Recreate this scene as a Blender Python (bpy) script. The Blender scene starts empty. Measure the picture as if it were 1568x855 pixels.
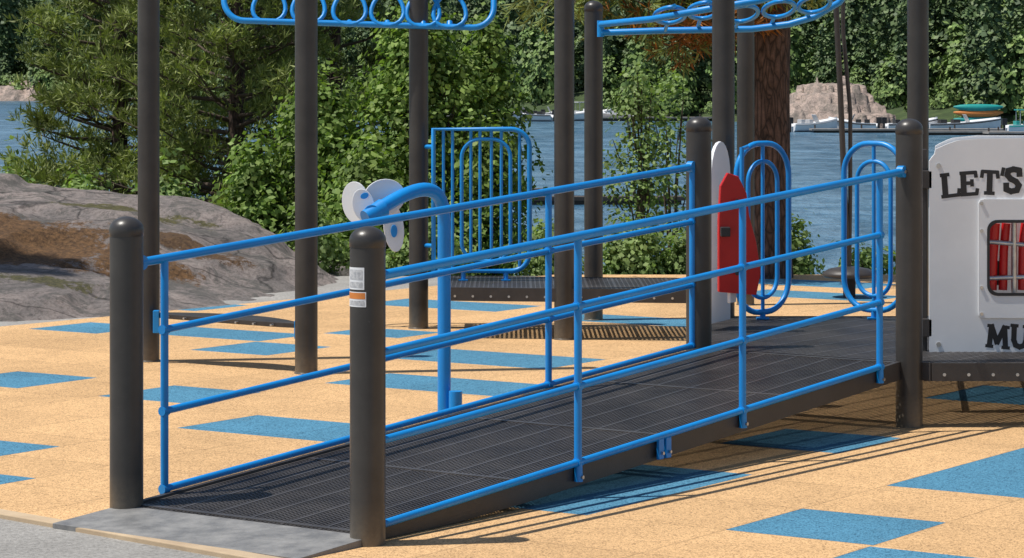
import bpy, math, random, bmesh
import numpy as np
from mathutils import Vector, noise, Matrix
random.seed(7); rng=np.random.default_rng(7)
S=bpy.context.scene
# ------------------------------------------------------------------ materials
def nd(t,ty,**k):
    n=t.nodes.new(ty)
    for a,b in k.items(): setattr(n,a,b)
    return n
def base(name):
    m=bpy.data.materials.new(name); m.use_nodes=True
    t=m.node_tree; return m,t,t.nodes['Principled BSDF'],t.nodes['Material Output']
def coords(t): return nd(t,'ShaderNodeTexCoord').outputs['Object']
def noi(t,co,scale,detail=4,rough=.6,dist=0):
    n=nd(t,'ShaderNodeTexNoise'); n.inputs['Scale'].default_value=scale; n.inputs['Detail'].default_value=detail
    n.inputs['Roughness'].default_value=rough; n.inputs['Distortion'].default_value=dist
    t.links.new(co,n.inputs['Vector']); return n.outputs['Fac']
def ramp(t,fac,stops):
    r=nd(t,'ShaderNodeValToRGB'); e=r.color_ramp.elements
    while len(e)<len(stops): e.new(.5)
    for x,(p,c) in zip(e,stops):
        x.position=p; x.color=(c,c,c,1) if not hasattr(c,'__len__') else (*c,1)
    t.links.new(fac,r.inputs['Fac']); return r.outputs['Color']
def mix(t,fac,a,b,mode='MIX'):
    m=nd(t,'ShaderNodeMix',data_type='RGBA',blend_type=mode)
    for s,i in ((fac,0),(a,6),(b,7)):
        if hasattr(s,'node'): t.links.new(s,m.inputs[i])
        elif i==0: m.inputs[0].default_value=s
        else: m.inputs[i].default_value=(*s,1)
    return m.outputs[2]
def bump(t,h,bs,strength=.3,dist=.01,normal=None):
    b=nd(t,'ShaderNodeBump'); b.inputs['Strength'].default_value=strength; b.inputs['Distance'].default_value=dist
    t.links.new(h,b.inputs['Height'])
    if normal is not None: t.links.new(normal,b.inputs['Normal'])
    t.links.new(b.outputs['Normal'],bs.inputs['Normal']); return b.outputs['Normal']
def simple(name,c1,c2=None,scale=8,rough=.5,bs=0,bscale=200,metal=0,coat=0):
    m,t,p,o=base(name); co=coords(t); c2=c2 or tuple(x*.8 for x in c1)
    f=noi(t,co,scale,5,.65)
    c=mix(t,ramp(t,f,[(.35,0.),(.65,1.)]),c1,c2); t.links.new(c,p.inputs['Base Color'])
    p.inputs['Metallic'].default_value=metal
    p.inputs['Coat Weight'].default_value=coat; p.inputs['Coat Roughness'].default_value=.15
    r=nd(t,'ShaderNodeMapRange'); r.inputs['To Min'].default_value=max(rough-.08,0); r.inputs['To Max'].default_value=min(rough+.12,1)
    t.links.new(f,r.inputs['Value']); t.links.new(r.outputs[0],p.inputs['Roughness'])
    if bs: bump(t,noi(t,co,bscale,3),p,bs,.002)
    return m
M={}
M['blue']=simple('blue_powder_coat',(.004,.27,.72),(.007,.23,.62),5,.36,.12,300)
def postmat():
    m,t,p,o=base('dark_brown_coated_steel'); co=coords(t)
    c=mix(t,ramp(t,noi(t,co,5,5,.65),[(.35,0.),(.65,1.)]),(.052,.048,.044),(.035,.032,.030))
    s=nd(t,'ShaderNodeSeparateXYZ'); t.links.new(co,s.inputs[0])
    mr=nd(t,'ShaderNodeMapRange'); mr.inputs['From Min'].default_value=.0; mr.inputs['From Max'].default_value=.16; mr.inputs['To Min'].default_value=1.; mr.inputs['To Max'].default_value=0.
    t.links.new(s.outputs[2],mr.inputs['Value'])
    k=nd(t,'ShaderNodeMath',operation='MULTIPLY'); t.links.new(mr.outputs[0],k.inputs[0]); t.links.new(noi(t,co,30,5,.8),k.inputs[1])
    c=mix(t,k.outputs[0],c,(.22,.18,.13))
    sc=ramp(t,noi(t,co,70,4,.8),[(.66,0.),(.72,.3)]); c=mix(t,sc,c,(.16,.15,.14))
    t.links.new(c,p.inputs['Base Color']); p.inputs['Roughness'].default_value=.36
    bump(t,noi(t,co,240,3),p,.14,.002); return m
M['post']=postmat()
M['black']=simple('black_plastisol',(.034,.030,.029),(.052,.046,.043),9,.42,.5,260)
M['deck']=simple('dusty_deck_plastisol',(.044,.040,.040),(.090,.082,.078),2.6,.36,.5,240)
M['white']=simple('white_hdpe',(.82,.83,.84),(.76,.77,.78),3,.42,.1,120)
M['red']=simple('red_hdpe',(.60,.012,.015),(.50,.01,.012),6,.35)
M['bolt']=simple('stainless_bolt',(.6,.6,.6),(.45,.45,.45),20,.3,0,metal=.9)
M['ink']=simple('black_lettering',(.02,.02,.022),None,10,.5)
M['orange']=simple('orange_label',(.75,.25,.05),None,20,.5)
M['grey']=simple('label_print',(.35,.36,.38),(.6,.6,.6),90,.5)
M['plate']=simple('galvanised_grey_rubber',(.15,.15,.15),(.27,.265,.255),9,.55,.5,90)
M['teal']=simple('teal_canoe',(.02,.35,.32),None,1,.4)
M['dock']=simple('weathered_dock_wood',(.34,.31,.28),(.22,.20,.18),1.5,.8)
M['darkwood']=simple('wet_dock_wood',(.07,.055,.045),None,1.5,.8)
M['edge']=simple('tan_edging',(.55,.42,.27),(.42,.31,.20),4,.85,.4,150)
def rubber(name,c1,c2,c3):
    m,t,p,o=base(name); co=coords(t)
    v=nd(t,'ShaderNodeTexVoronoi'); v.inputs['Scale'].default_value=190; t.links.new(co,v.inputs['Vector'])
    bw=nd(t,'ShaderNodeSeparateColor'); t.links.new(v.outputs['Color'],bw.inputs[0])
    c=ramp(t,bw.outputs[0],[(0,c3),(.10,c3),(.22,c2),(.6,c1),(1,tuple(min(1,x*1.18) for x in c1))])
    c=mix(t,1,c,ramp(t,noi(t,co,1.1,5,.75,.5),[(.3,.80),(.58,1.)]),'MULTIPLY')
    c=mix(t,1,c,ramp(t,noi(t,co,34,4,.8),[(.3,.84),(.5,1.),(.7,1.07)]),'MULTIPLY')
    c=mix(t,ramp(t,noi(t,co,4.5,6,.8,1.),[(.61,0.),(.76,.32)]),c,(.24,.19,.13))
    mp=nd(t,'ShaderNodeVectorMath',operation='DIVIDE'); t.links.new(co,mp.inputs[0]); mp.inputs[1].default_value=(.6,.6,100)
    fl=nd(t,'ShaderNodeVectorMath',operation='FLOOR'); t.links.new(mp.outputs[0],fl.inputs[0])
    wn=nd(t,'ShaderNodeTexWhiteNoise'); t.links.new(fl.outputs[0],wn.inputs[0])
    c=mix(t,1,c,ramp(t,wn.outputs[0],[(0,.91),(1,1.03)]),'MULTIPLY')
    sx=nd(t,'ShaderNodeSeparateXYZ'); t.links.new(co,sx.inputs[0]); outs=[]
    for k in (0,1):
        a=nd(t,'ShaderNodeMath',operation='DIVIDE'); t.links.new(sx.outputs[k],a.inputs[0]); a.inputs[1].default_value=.6
        b=nd(t,'ShaderNodeMath',operation='PINGPONG'); t.links.new(a.outputs[0],b.inputs[0]); b.inputs[1].default_value=.5
        outs.append(b.outputs[0])
    mn=nd(t,'ShaderNodeMath',operation='MINIMUM'); t.links.new(outs[0],mn.inputs[0]); t.links.new(outs[1],mn.inputs[1])
    c=mix(t,1,c,ramp(t,mn.outputs[0],[(0,.64),(.011,1.)]),'MULTIPLY')
    t.links.new(c,p.inputs['Base Color']); p.inputs['Roughness'].default_value=.9; p.inputs['Specular IOR Level'].default_value=.2
    bump(t,v.outputs['Distance'],p,.5,.003)
    return m
M['tan']=rubber('tan_rubber_granules',(.71,.45,.225),(.60,.375,.18),(.33,.20,.10))
M['bluer']=rubber('blue_rubber_granules',(.095,.27,.40),(.070,.215,.335),(.03,.10,.17))
def leafmat(name,c1,c2,trans=.3,clump=1.2,lo=.55,hi=1.25):
    m,t,p,o=base(name); g=nd(t,'ShaderNodeNewGeometry')
    c=ramp(t,g.outputs['Random Per Island'],[(0,c1),(1,c2)])
    k=ramp(t,noi(t,coords(t),clump,2),[(.34,lo),(.64,hi)])
    c=mix(t,1,c,k,'MULTIPLY')
    t.links.new(c,p.inputs['Base Color']); p.inputs['Roughness'].default_value=.55; p.inputs['Specular IOR Level'].default_value=.25
    if trans>0:
        tr=nd(t,'ShaderNodeBsdfTranslucent'); c2_=mix(t,1,c,(1.3,1.5,.6),'MULTIPLY'); t.links.new(c2_,tr.inputs['Color'])
        ms=nd(t,'ShaderNodeMixShader'); ms.inputs[0].default_value=trans
        t.links.new(p.outputs[0],ms.inputs[1]); t.links.new(tr.outputs[0],ms.inputs[2]); t.links.new(ms.outputs[0],o.inputs['Surface'])
    return m
M['leaf']=leafmat('alder_leaves',(.10,.185,.032),(.28,.38,.10),.3,2.4,.55,1.2)
M['leaf2']=leafmat('birch_leaves',(.14,.22,.06),(.29,.38,.14),.3,3.)
M['needle']=leafmat('pine_needles',(.125,.17,.045),(.30,.34,.11),.2,1.8,.55,1.25)
M['needled']=leafmat('dark_pine_needles',(.06,.10,.03),(.17,.21,.065),.2,1.6,.5,1.3)
M['dead']=leafmat('dead_needles',(.25,.09,.02),(.40,.17,.05),.2,2)
M['farleaf']=leafmat('distant_foliage',(.10,.17,.045),(.22,.31,.09),0,.5,.6,1.2)  # slight haze is put into these distant colours, conifers too, by lightening them
M['farneedle']=leafmat('distant_conifer_foliage',(.065,.115,.045),(.15,.21,.08),0,.5,.6,1.2)
def barkmat():
    m,t,p,o=base('pine_bark'); co=coords(t)
    mp=nd(t,'ShaderNodeMapping'); mp.inputs['Scale'].default_value=(1,1,.22); t.links.new(co,mp.inputs[0])
    ad=nd(t,'ShaderNodeMixRGB'); ad.blend_type='ADD'; ad.inputs[0].default_value=.12
    nn=nd(t,'ShaderNodeTexNoise'); nn.inputs['Scale'].default_value=7; t.links.new(mp.outputs[0],nn.inputs['Vector'])
    t.links.new(mp.outputs[0],ad.inputs[1]); t.links.new(nn.outputs['Color'],ad.inputs[2])
    v=nd(t,'ShaderNodeTexVoronoi',feature='DISTANCE_TO_EDGE'); v.inputs['Scale'].default_value=26; t.links.new(ad.outputs[0],v.inputs['Vector'])
    c=ramp(t,v.outputs['Distance'],[(0,(.025,.016,.012)),(.10,(.085,.052,.040)),(.4,(.15,.095,.075))])
    c=mix(t,1,c,ramp(t,noi(t,co,14,5,.8),[(.3,.5),(.7,1.3)]),'MULTIPLY')
    t.links.new(c,p.inputs['Base Color']); p.inputs['Roughness'].default_value=.9
    bump(t,v.outputs['Distance'],p,.8,.03); return m
M['bark']=barkmat(); M['twig']=simple('twig_bark',(.09,.065,.045),None,10,.8)
def granite(name,moss=None,sc_=1.,tint=(1,1,1)):
    m,t,p,o=base(name); co=coords(t)
    c=ramp(t,noi(t,co,1.3*sc_,8,.72,.6),[(.30,(.18,.16,.15)),(.44,(.32,.28,.26)),(.56,(.47,.39,.355)),(.72,(.57,.50,.46))])
    c=mix(t,1,c,ramp(t,noi(t,co,20*sc_,8,.88),[(.36,.34),(.5,.98),(.68,1.3)]),'MULTIPLY')
    l=ramp(t,noi(t,co,2.2*sc_,9,.82,1.2),[(.50,0.),(.57,1.)]); c=mix(t,mix(t,.7,(0,0,0),l),c,(.13,.13,.115))
    mp=nd(t,'ShaderNodeMapping'); mp.inputs['Scale'].default_value=(.35,1.3,2.); mp.inputs['Rotation'].default_value=(0,.1,.5); t.links.new(co,mp.inputs[0])
    v=nd(t,'ShaderNodeTexVoronoi',feature='DISTANCE_TO_EDGE'); v.inputs['Scale'].default_value=.7*sc_
    ad=nd(t,'ShaderNodeMixRGB'); ad.blend_type='ADD'; ad.inputs[0].default_value=.5
    nn=nd(t,'ShaderNodeTexNoise'); nn.inputs['Scale'].default_value=2; nn.inputs['Detail'].default_value=6; t.links.new(co,nn.inputs['Vector'])
    t.links.new(mp.outputs[0],ad.inputs[1]); t.links.new(nn.outputs['Color'],ad.inputs[2]); t.links.new(ad.outputs[0],v.inputs['Vector'])
    c=mix(t,1,c,ramp(t,v.outputs['Distance'],[(0,.30),(.014,1.)]),'MULTIPLY')
    c=mix(t,1,c,tint,'MULTIPLY')
    if moss:
        for (mx,my,kx,ky,lim,cc1,cc2) in moss:
            d=nd(t,'ShaderNodeVectorMath',operation='SUBTRACT'); t.links.new(co,d.inputs[0]); d.inputs[1].default_value=(mx,my,0)
            sc=nd(t,'ShaderNodeVectorMath',operation='MULTIPLY'); t.links.new(d.outputs[0],sc.inputs[0]); sc.inputs[1].default_value=(kx,ky,0)
            ln=nd(t,'ShaderNodeVectorMath',operation='LENGTH'); t.links.new(sc.outputs[0],ln.inputs[0])
            a=nd(t,'ShaderNodeMath',operation='MULTIPLY_ADD'); t.links.new(noi(t,co,3.2,7,.8),a.inputs[0]); a.inputs[1].default_value=1.8; t.links.new(ln.outputs['Value'],a.inputs[2])
            mr=nd(t,'ShaderNodeMapRange'); mr.inputs['From Min'].default_value=lim; mr.inputs['From Max'].default_value=lim+.10; mr.inputs['To Min'].default_value=1; mr.inputs['To Max'].default_value=0
            t.links.new(a.outputs[0],mr.inputs['Value'])
            mc=ramp(t,noi(t,co,26,6,.85),[(.38,cc1),(.62,cc2)])
            c=mix(t,mr.outputs[0],c,mc)
    t.links.new(c,p.inputs['Base Color']); p.inputs['Roughness'].default_value=.85
    bump(t,noi(t,co,7*sc_,10,.82),p,1.,.09)
    return m
M['granite']=granite('pink_grey_granite',[(-4.3,21.2,.42,1.0,1.50,(.07,.035,.014),(.34,.18,.07)),(-3.1,22.6,.8,1.8,1.24,(.06,.055,.02),(.22,.20,.07)),(-2.6,21.8,.8,1.8,1.18,(.06,.03,.014),(.25,.14,.06)),(-3.3,19.9,.8,1.8,1.12,(.05,.05,.02),(.20,.18,.07))])
M['granite2']=granite('shore_granite',None,.4,(.95,.87,.80))
def terrainmat():
    m,t,p,o=base('gravel_and_forest_floor'); co=coords(t)
    g=ramp(t,noi(t,co,60,6,.85),[(.3,(.14,.135,.125)),(.5,(.36,.345,.32)),(.7,(.54,.52,.49))])
    g=mix(t,1,g,ramp(t,noi(t,co,1.5,5),[(.3,.75),(.7,1.05)]),'MULTIPLY')
    f=ramp(t,noi(t,co,.8,6,.7),[(.3,(.02,.033,.010)),(.55,(.045,.075,.02)),(.75,(.09,.10,.04))])
    s=nd(t,'ShaderNodeSeparateXYZ'); t.links.new(co,s.inputs[0])
    mr=nd(t,'ShaderNodeMapRange'); mr.inputs['From Min'].default_value=23.2; mr.inputs['From Max'].default_value=24.0; t.links.new(s.outputs[1],mr.inputs['Value'])
    c=mix(t,mr.outputs[0],g,f); t.links.new(c,p.inputs['Base Color']); p.inputs['Roughness'].default_value=.95
    bump(t,noi(t,co,70,5,.8),p,.6,.012); return m
M['terrain']=terrainmat()
def watermat():
    m,t,p,o=base('lake_water'); co=coords(t)
    mp=nd(t,'ShaderNodeMapping'); mp.inputs['Scale'].default_value=(.35,.20,1); t.links.new(co,mp.inputs[0])
    w1=noi(t,mp.outputs[0],1.5,5,.72); mp2=nd(t,'ShaderNodeMapping'); mp2.inputs['Scale'].default_value=(.02,.035,1); t.links.new(co,mp2.inputs[0])
    w2=noi(t,mp2.outputs[0],1.5,4,.6,.5)
    c=mix(t,ramp(t,w1,[(.40,0.),(.60,1.)]),(.035,.10,.165),(.13,.235,.33))
    c=mix(t,1,c,ramp(t,w2,[(.35,.82),(.65,1.22)]),'MULTIPLY')
    t.links.new(c,p.inputs['Base Color']); p.inputs['Roughness'].default_value=.22; p.inputs['IOR'].default_value=1.33
    p.inputs['Specular Tint'].default_value=(.70,.85,1,1); p.inputs['Specular IOR Level'].default_value=.45
    bump(t,w1,p,1.,.8)
    return m
M['water']=watermat()
# ------------------------------------------------------------------ mesh builder
class B:
    def __init__(s): s.v=[];s.f=[];s.m=[];s.sm=[];s.mats=[]
    def mi(s,k):
        if k not in s.mats: s.mats.append(k)
        return s.mats.index(k)
    def add(s,vs,fs,k,smooth=False):
        o=len(s.v); s.v+= [tuple(v) for v in vs]; i=s.mi(k)
        for f in fs: s.f.append([o+a for a in f]); s.m.append(i); s.sm.append(smooth)
    def hexa(s,p,k):
        s.add(p,[(3,2,1,0),(4,5,6,7),(0,1,5,4),(1,2,6,5),(2,3,7,6),(3,0,4,7)],k)
    def bar(s,a,b,w,h,k):
        a=Vector(a);b=Vector(b);d=(b-a).normalized(); up=Vector((0,0,1)); sd=d.cross(up).normalized()*w/2; u=Vector((0,0,-h))
        s.hexa([a-sd+u,a+sd+u,b+sd+u,b-sd+u,a-sd,a+sd,b+sd,b-sd],k)
    def box(s,c,d,k,rz=0):
        x,y,z=[q/2 for q in d]; cs,sn=math.cos(rz),math.sin(rz)
        P=[(-x,-y,-z),(x,-y,-z),(x,y,-z),(-x,y,-z),(-x,-y,z),(x,-y,z),(x,y,z),(-x,y,z)]
        s.hexa([(c[0]+a*cs-b*sn,c[1]+a*sn+b*cs,c[2]+q) for a,b,q in P],k)
    def tube(s,pts,r,k,seg=12,closed=False,caps=True):
        P=[Vector(p) for p in pts]; n=len(P); R=r if hasattr(r,'__len__') else [r]*n
        ring=[]; prev=None
        for i in range(n):
            if closed: d=(P[(i+1)%n]-P[i-1]).normalized()
            else: d=(P[min(i+1,n-1)]-P[max(i-1,0)]).normalized()
            if prev is None:
                a=Vector((0,0,1)) if abs(d.z)<.9 else Vector((1,0,0)); x=d.cross(a).normalized()
            else: x=(prev-d*prev.dot(d)).normalized()
            prev=x; y=d.cross(x)
            ring.append([P[i]+(x*math.cos(t)+y*math.sin(t))*R[i] for t in [2*math.pi*j/seg for j in range(seg)]])
        vs=[v for q in ring for v in q]; fs=[]
        for i in range(n if closed else n-1):
            a=i*seg;b=((i+1)%n)*seg
            for j in range(seg): j2=(j+1)%seg; fs.append((a+j,a+j2,b+j2,b+j))
        s.add(vs,fs,k,True)
        if caps and not closed:
            s.add(ring[0],[tuple(range(seg))[::-1]],k); s.add(ring[-1],[tuple(range(seg))],k)
    def lathe(s,c,prof,k,seg=32,smooth=True):
        vs=[];fs=[]
        for r,z in prof:
            for j in range(seg):
                t=2*math.pi*j/seg; vs.append((c[0]+r*math.cos(t),c[1]+r*math.sin(t),c[2]+z))
        for i in range(len(prof)-1):
            for j in range(seg):
                j2=(j+1)%seg; fs.append((i*seg+j,i*seg+j2,(i+1)*seg+j2,(i+1)*seg+j))
        s.add(vs,fs,k,smooth)
    def prism(s,outline,thick,k):
        n=len(outline); T=Vector(thick); o=[Vector(p) for p in outline]
        s.add(o+[p+T for p in o],[tuple(range(n)),tuple(range(2*n-1,n-1,-1))]+[(i,i+n,(i+1)%n+n,(i+1)%n) for i in range(n)],k)
    def obj(s,name,parent=None,bevel=0):
        me=bpy.data.meshes.new(name); me.from_pydata(s.v,[],s.f)
        for k in s.mats: me.materials.append(M[k])
        me.polygons.foreach_set('material_index',s.m); me.polygons.foreach_set('use_smooth',s.sm); me.update()
        o=bpy.data.objects.new(name,me); S.collection.objects.link(o)
        if parent: o.parent=parent
        if bevel:
            b=o.modifiers.new('bevel','BEVEL'); b.width=bevel; b.segments=2; b.limit_method='ANGLE'
        return o
def empty(name):
    e=bpy.data.objects.new(name,None); S.collection.objects.link(e); return e
def arr_obj(name,V,F,mats,mi=None,parent=None,smooth=False):
    me=bpy.data.meshes.new(name); n=len(V); nf=len(F); k=F.shape[1]
    me.vertices.add(n); me.vertices.foreach_set('co',np.asarray(V,dtype=np.float32).ravel())
    me.loops.add(nf*k); me.loops.foreach_set('vertex_index',F.astype(np.int32).ravel())
    me.polygons.add(nf); me.polygons.foreach_set('loop_start',np.arange(nf,dtype=np.int32)*k)
    for m in mats: me.materials.append(M[m])
    if mi is not None: me.polygons.foreach_set('material_index',mi.astype(np.int32))
    if smooth: me.polygons.foreach_set('use_smooth',np.ones(nf,dtype=bool))
    me.update(calc_edges=True); me.validate()
    o=bpy.data.objects.new(name,me); S.collection.objects.link(o)
    if parent: o.parent=parent
    return o
# ------------------------------------------------------------------ ramp frame
TH=.944; D=Vector((math.cos(TH),math.sin(TH),0)); N=Vector((-math.sin(TH),math.cos(TH),0))
FC=Vector((-.511,9.781,0)); W=1.173; L=4.079; SL=.0668; Z0=.030
def P(u,v,z=0): return FC+N*u+D*v+Vector((0,0,z))
# ------------------------------------------------------------------ terrain
def shore(X,Y):
    r=X/np.maximum(Y,1)
    return np.interp(r,[-.4,-.17,-.08,0,.1,.185,.4],[640,562,440,328,285,246,225])
def terr(X,Y):
    X=np.asarray(X,float);Y=np.asarray(Y,float)
    z=-.012-np.clip((Y-23.3)*.17,0,5.5)
    dz=Y-shore(X,Y)
    hill=np.where(dz>-25,np.clip((dz+25)*.12,0,3),0)+np.where(dz>0,np.clip(dz*.16,0,26),0)
    return z+hill*(Y>150)
ys=np.concatenate([np.arange(-30,22,6),np.arange(22,62,1.2),np.arange(62,220,20),np.arange(220,720,7),np.arange(720,3600,120)])
xs=np.concatenate([np.arange(-1600,-160,80),np.arange(-160,161,5),np.arange(240,1700,80)])
XX,YY=np.meshgrid(xs,ys); ZZ=terr(XX,YY)
ZZ=ZZ+np.where(YY>200,1.2*np.sin(XX*.13+YY*.07)*np.sin(YY*.11),0)
V=np.stack([XX.ravel(),YY.ravel(),ZZ.ravel()],1); nx=len(xs);ny=len(ys)
i=np.arange(nx-1)[None,:]+nx*np.arange(ny-1)[:,None]; i=i.ravel()
arr_obj('ground',V,np.stack([i,i+1,i+1+nx,i+nx],1),['terrain'],smooth=True)
wv=np.array([(-2500,27,-3.),(2500,27,-3.),(2500,1200,-3.),(-2500,1200,-3.)]); arr_obj('lake_water',wv,np.array([[0,1,2,3]]),['water'])
# ------------------------------------------------------------------ rubber tiles (rows of tiles, blue runs laid in each row)
T=.6; TA=TH+.035
A0=Vector((1.114,10.59,0)); td=Vector((math.cos(TA),math.sin(TA),0)); tn=Vector((-math.sin(TA),math.cos(TA),0))
rows={0:[(-1,0),(1.2,4.4)],1:[(-2.1,-1.05),(6,7)],-2:[(-1.0,1.15),(2.45,3.5),(6,7.2)],-6:[(.87,1.87),(-2.75,-1.75),(4.05,5.05)],-5:[(.87,1.87)],-8:[(2.15,3.15),(6.15,7.25),(10.7,11.6),(15,16)],
 -10:[(2.2,3.24),(5.7,6.75),(7.9,8.7),(16.8,17.8)],-7:[(-1.45,-.45),(4.05,5.05),(6.15,7.25)],-11:[(6.8,7.7),(11.2,12.2)],-12:[(6.8,7.7),(11.2,12.2)],-13:[(6.5,7.5)],-9:[(10.7,11.6),(15,16),(16.8,17.8)],
 3:[(4,5),(-1,0)],5:[(3,4)],2:[(10,11)],-4:[(9,10),(12,13)],-3:[(12,13)],-14:[(9.3,10.3)]}
bm=bmesh.new()
for a in range(-26,22):
    cuts=sorted(set([-12,30]+[c for r in rows.get(a,[]) for c in r]))
    lv=None
    for c in cuts:
        nv=(bm.verts.new((a*T,c*T,0)),bm.verts.new(((a+1)*T,c*T,0)))
        if lv:
            f=bm.faces.new((lv[0],lv[1],nv[1],nv[0])); mid=(lc+c)/2
            f.material_index=1 if any(p<mid<q for p,q in rows.get(a,[])) else 0
        lv=nv; lc=c
RM_=Matrix(((-tn.x,td.x,0,A0.x),(-tn.y,td.y,0,A0.y),(0,0,1,0),(0,0,0,1)))
inv=RM_.inverted()
def cut(p,q):
    p=Vector((*p,0));q=Vector((*q,0)); n=Vector((-(q-p).y,(q-p).x,0)).normalized()
    bmesh.ops.bisect_plane(bm,geom=bm.verts[:]+bm.edges[:]+bm.faces[:],plane_co=inv@p,plane_no=inv.to_3x3()@n,clear_inner=True)
cut((-1.945,10.49),(-.862,9.49)); cut((8,23.2),(-3,23.2)); cut((-1.0,21.45),(-3.6,18.1))
me=bpy.data.meshes.new('rubber_tile_surface'); bm.to_mesh(me); me.materials.append(M['tan']); me.materials.append(M['bluer'])
o=bpy.data.objects.new('rubber_tile_surface',me); o.matrix_world=RM_; S.collection.objects.link(o)
b=B(); e0=Vector((-1.945,10.49,0));e1=Vector((-.862,9.49,0)); ed=(e1-e0).normalized()
b.bar(e0-ed*6+Vector((0,0,.006)),e1+ed*6+Vector((0,0,.006)),.075,.03,'edge'); b.obj('playground_edging',bevel=.004)
# ------------------------------------------------------------------ ramp
PR=.0635
def gnd_post(b,x,y,h,k='post'):
    b.lathe((x,y,0),[(PR,-.03),(PR,h-.075)],k)
    r=PR+.002
    b.lathe((x,y,0),[(PR-.002,h-.079),(PR-.002,h-.076),(r,h-.073)]+[(r,h-.05)]+[(r*math.cos(a),h-.05+.05*math.sin(a)) for a in [i*math.pi/20 for i in range(1,10)]]+[(.0005,h)],k)
def short_post(name,u,v,h,label=False):
    b=B(); p=P(u,v); gnd_post(b,p.x,p.y,h)
    if label:
        def lab(z0,z1,a0,a1,k,r):
            n=10; vs=[];fs=[]
            for i in range(n+1):
                a=a0+(a1-a0)*i/n
                for z in (z0,z1): vs.append((p.x+r*math.cos(a),p.y+r*math.sin(a),z))
            for i in range(n): fs.append((2*i,2*i+2,2*i+3,2*i+1))
            b.add(vs,fs,k,True)
        a=math.radians
        lab(.905,.983,a(185),a(262),'white',PR+.0008); lab(.844,.897,a(185),a(268),'white',PR+.0008)
        lab(.94,.975,a(200),a(256),'grey',PR+.0014); lab(.912,.932,a(200),a(256),'grey',PR+.0014)
        lab(.872,.894,a(190),a(265),'orange',PR+.0014); lab(.85,.866,a(200),a(262),'grey',PR+.0014)
    return b.obj(name)
short_post('ramp_end_post',0,0,1.126,True); short_post('ramp_end_post',W,0,1.126)
short_post('ramp_end_post',0,L,1.459); short_post('ramp_end_post',W,L,1.459)
root=empty('access_ramp')
b=B(); zt=lambda v:Z0+SL*v
us=(.045,W-.045)
v=.0
while v<L-.02:
    b.bar(P(us[0],v+.006,zt(v)),P(us[1],v+.006,zt(v)),.0105,.012,'deck'); v+=.0185
nl=54
for k in range(nl+1):
    u=us[0]+(us[1]-us[0])*k/nl; wd=.016 if k%9==0 else .007
    b.bar(P(u,0,zt(0)+(.0022 if k%9==0 else .0015)),P(u,L-.02,zt(L-.02)+(.0022 if k%9==0 else .0015)),wd,.016,'deck')
for v in (.03,1.02,2.04,3.06,L-.03): b.bar(P(us[0],v,zt(v)+.004),P(us[1],v,zt(v)+.004),.03,.05,'deck')
b.obj('perforated_ramp_deck',root)
b=B()
for u in (.026,W-.026):
    sd=N*.012
    lo=lambda v:Vector((0,0,min(.085,zt(v)+.012-.002)))
    n=8
    for i in range(n):
        w=i/(n)*L; w2=(i+1)/n*L
        q0=P(u,w,zt(w)+.012);q1=P(u,w2,zt(w2)+.012)
        b.hexa([q0-sd-lo(w),q0+sd-lo(w),q1+sd-lo(w2),q1-sd-lo(w2),q0-sd,q0+sd,q1+sd,q1-sd],'black')
for v in (.9,1.95,3.0,3.9): b.bar(P(.04,v,zt(v)-.02),P(W-.04,v,zt(v)-.02),.05,.05,'black')
b.obj('ramp_side_channel',root)
b=B()
vs=[P(-.02,-.40,.0075),P(W+.03,-.36,.0075),P(W+.03,.01,.03),P(-.02,.01,.03),P(-.02,-.40,-.02),P(W+.03,-.36,-.02),P(W+.03,.01,-.02),P(-.02,.01,-.02)]
b.hexa(vs[4:]+vs[:4],'plate'); b.obj('ramp_entry_plate',root,.002)
hs=(.942,.668,.354,.054)
def guard(name,u,v0,v1,verts,side,vpost0,vpost1):
    b=B(); z=lambda h,v:h+SL*v
    for i,h in enumerate(hs):
        a=v0 if i else vpost0; c=v1 if i else vpost1
        b.tube([P(u,a,z(h,a)),P(u,c,z(h,c))],.0175 if i==0 else .0145,'blue',16)
    for v in verts:
        b.tube([P(u,v,z(hs[0],v)),P(u,v,z(hs[3]-.01,v))],.0155,'blue',16)
        c=P(u-side*.002,v,z(hs[3],v)-.045); b.tube([c+Vector((0,0,.05)),c-Vector((0,0,.03))],[.0155,.018],'blue',12)
        cc=c-Vector((0,0,.012)); b.tube([cc+N*(-side)*.012,cc+N*(-side)*.024],.008,'bolt',8)
        for h in hs[1:]:
            b.tube([P(u,v-.016,z(h,v)),P(u,v+.016,z(h,v))],.0185,'blue',12)
    for v,s in ((vpost0,-1),(vpost1,1)):
        c=P(u,v,z(hs[0],v))
        b.tube([c-N*side*.016,c+N*side*.016],.028,'blue',18); b.tube([c-N*side*.018,c-N*side*.022],.009,'bolt',8)
    return b.obj(name,root)
guard('near_handrail_guard',0,.02,3.79,(.045,1.313,2.558,3.787),1,.06,L-.075)
guard('far_handrail_guard',W,.209,4.018,(.209,2.778,4.018),-1,.075,L-.07)
b=B(); v=1.93
for s in (-.028,.028):
    p=P(-.004,v+s,zt(v)-.028); b.box((p.x,p.y,p.z),(.038,.014,.085),'blue',TH)
    p=P(-.014,v+s,zt(v)-.045); b.tube([p,p-N*.008],.007,'bolt',8)
b.obj('splice_bracket',root,.003)
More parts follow.
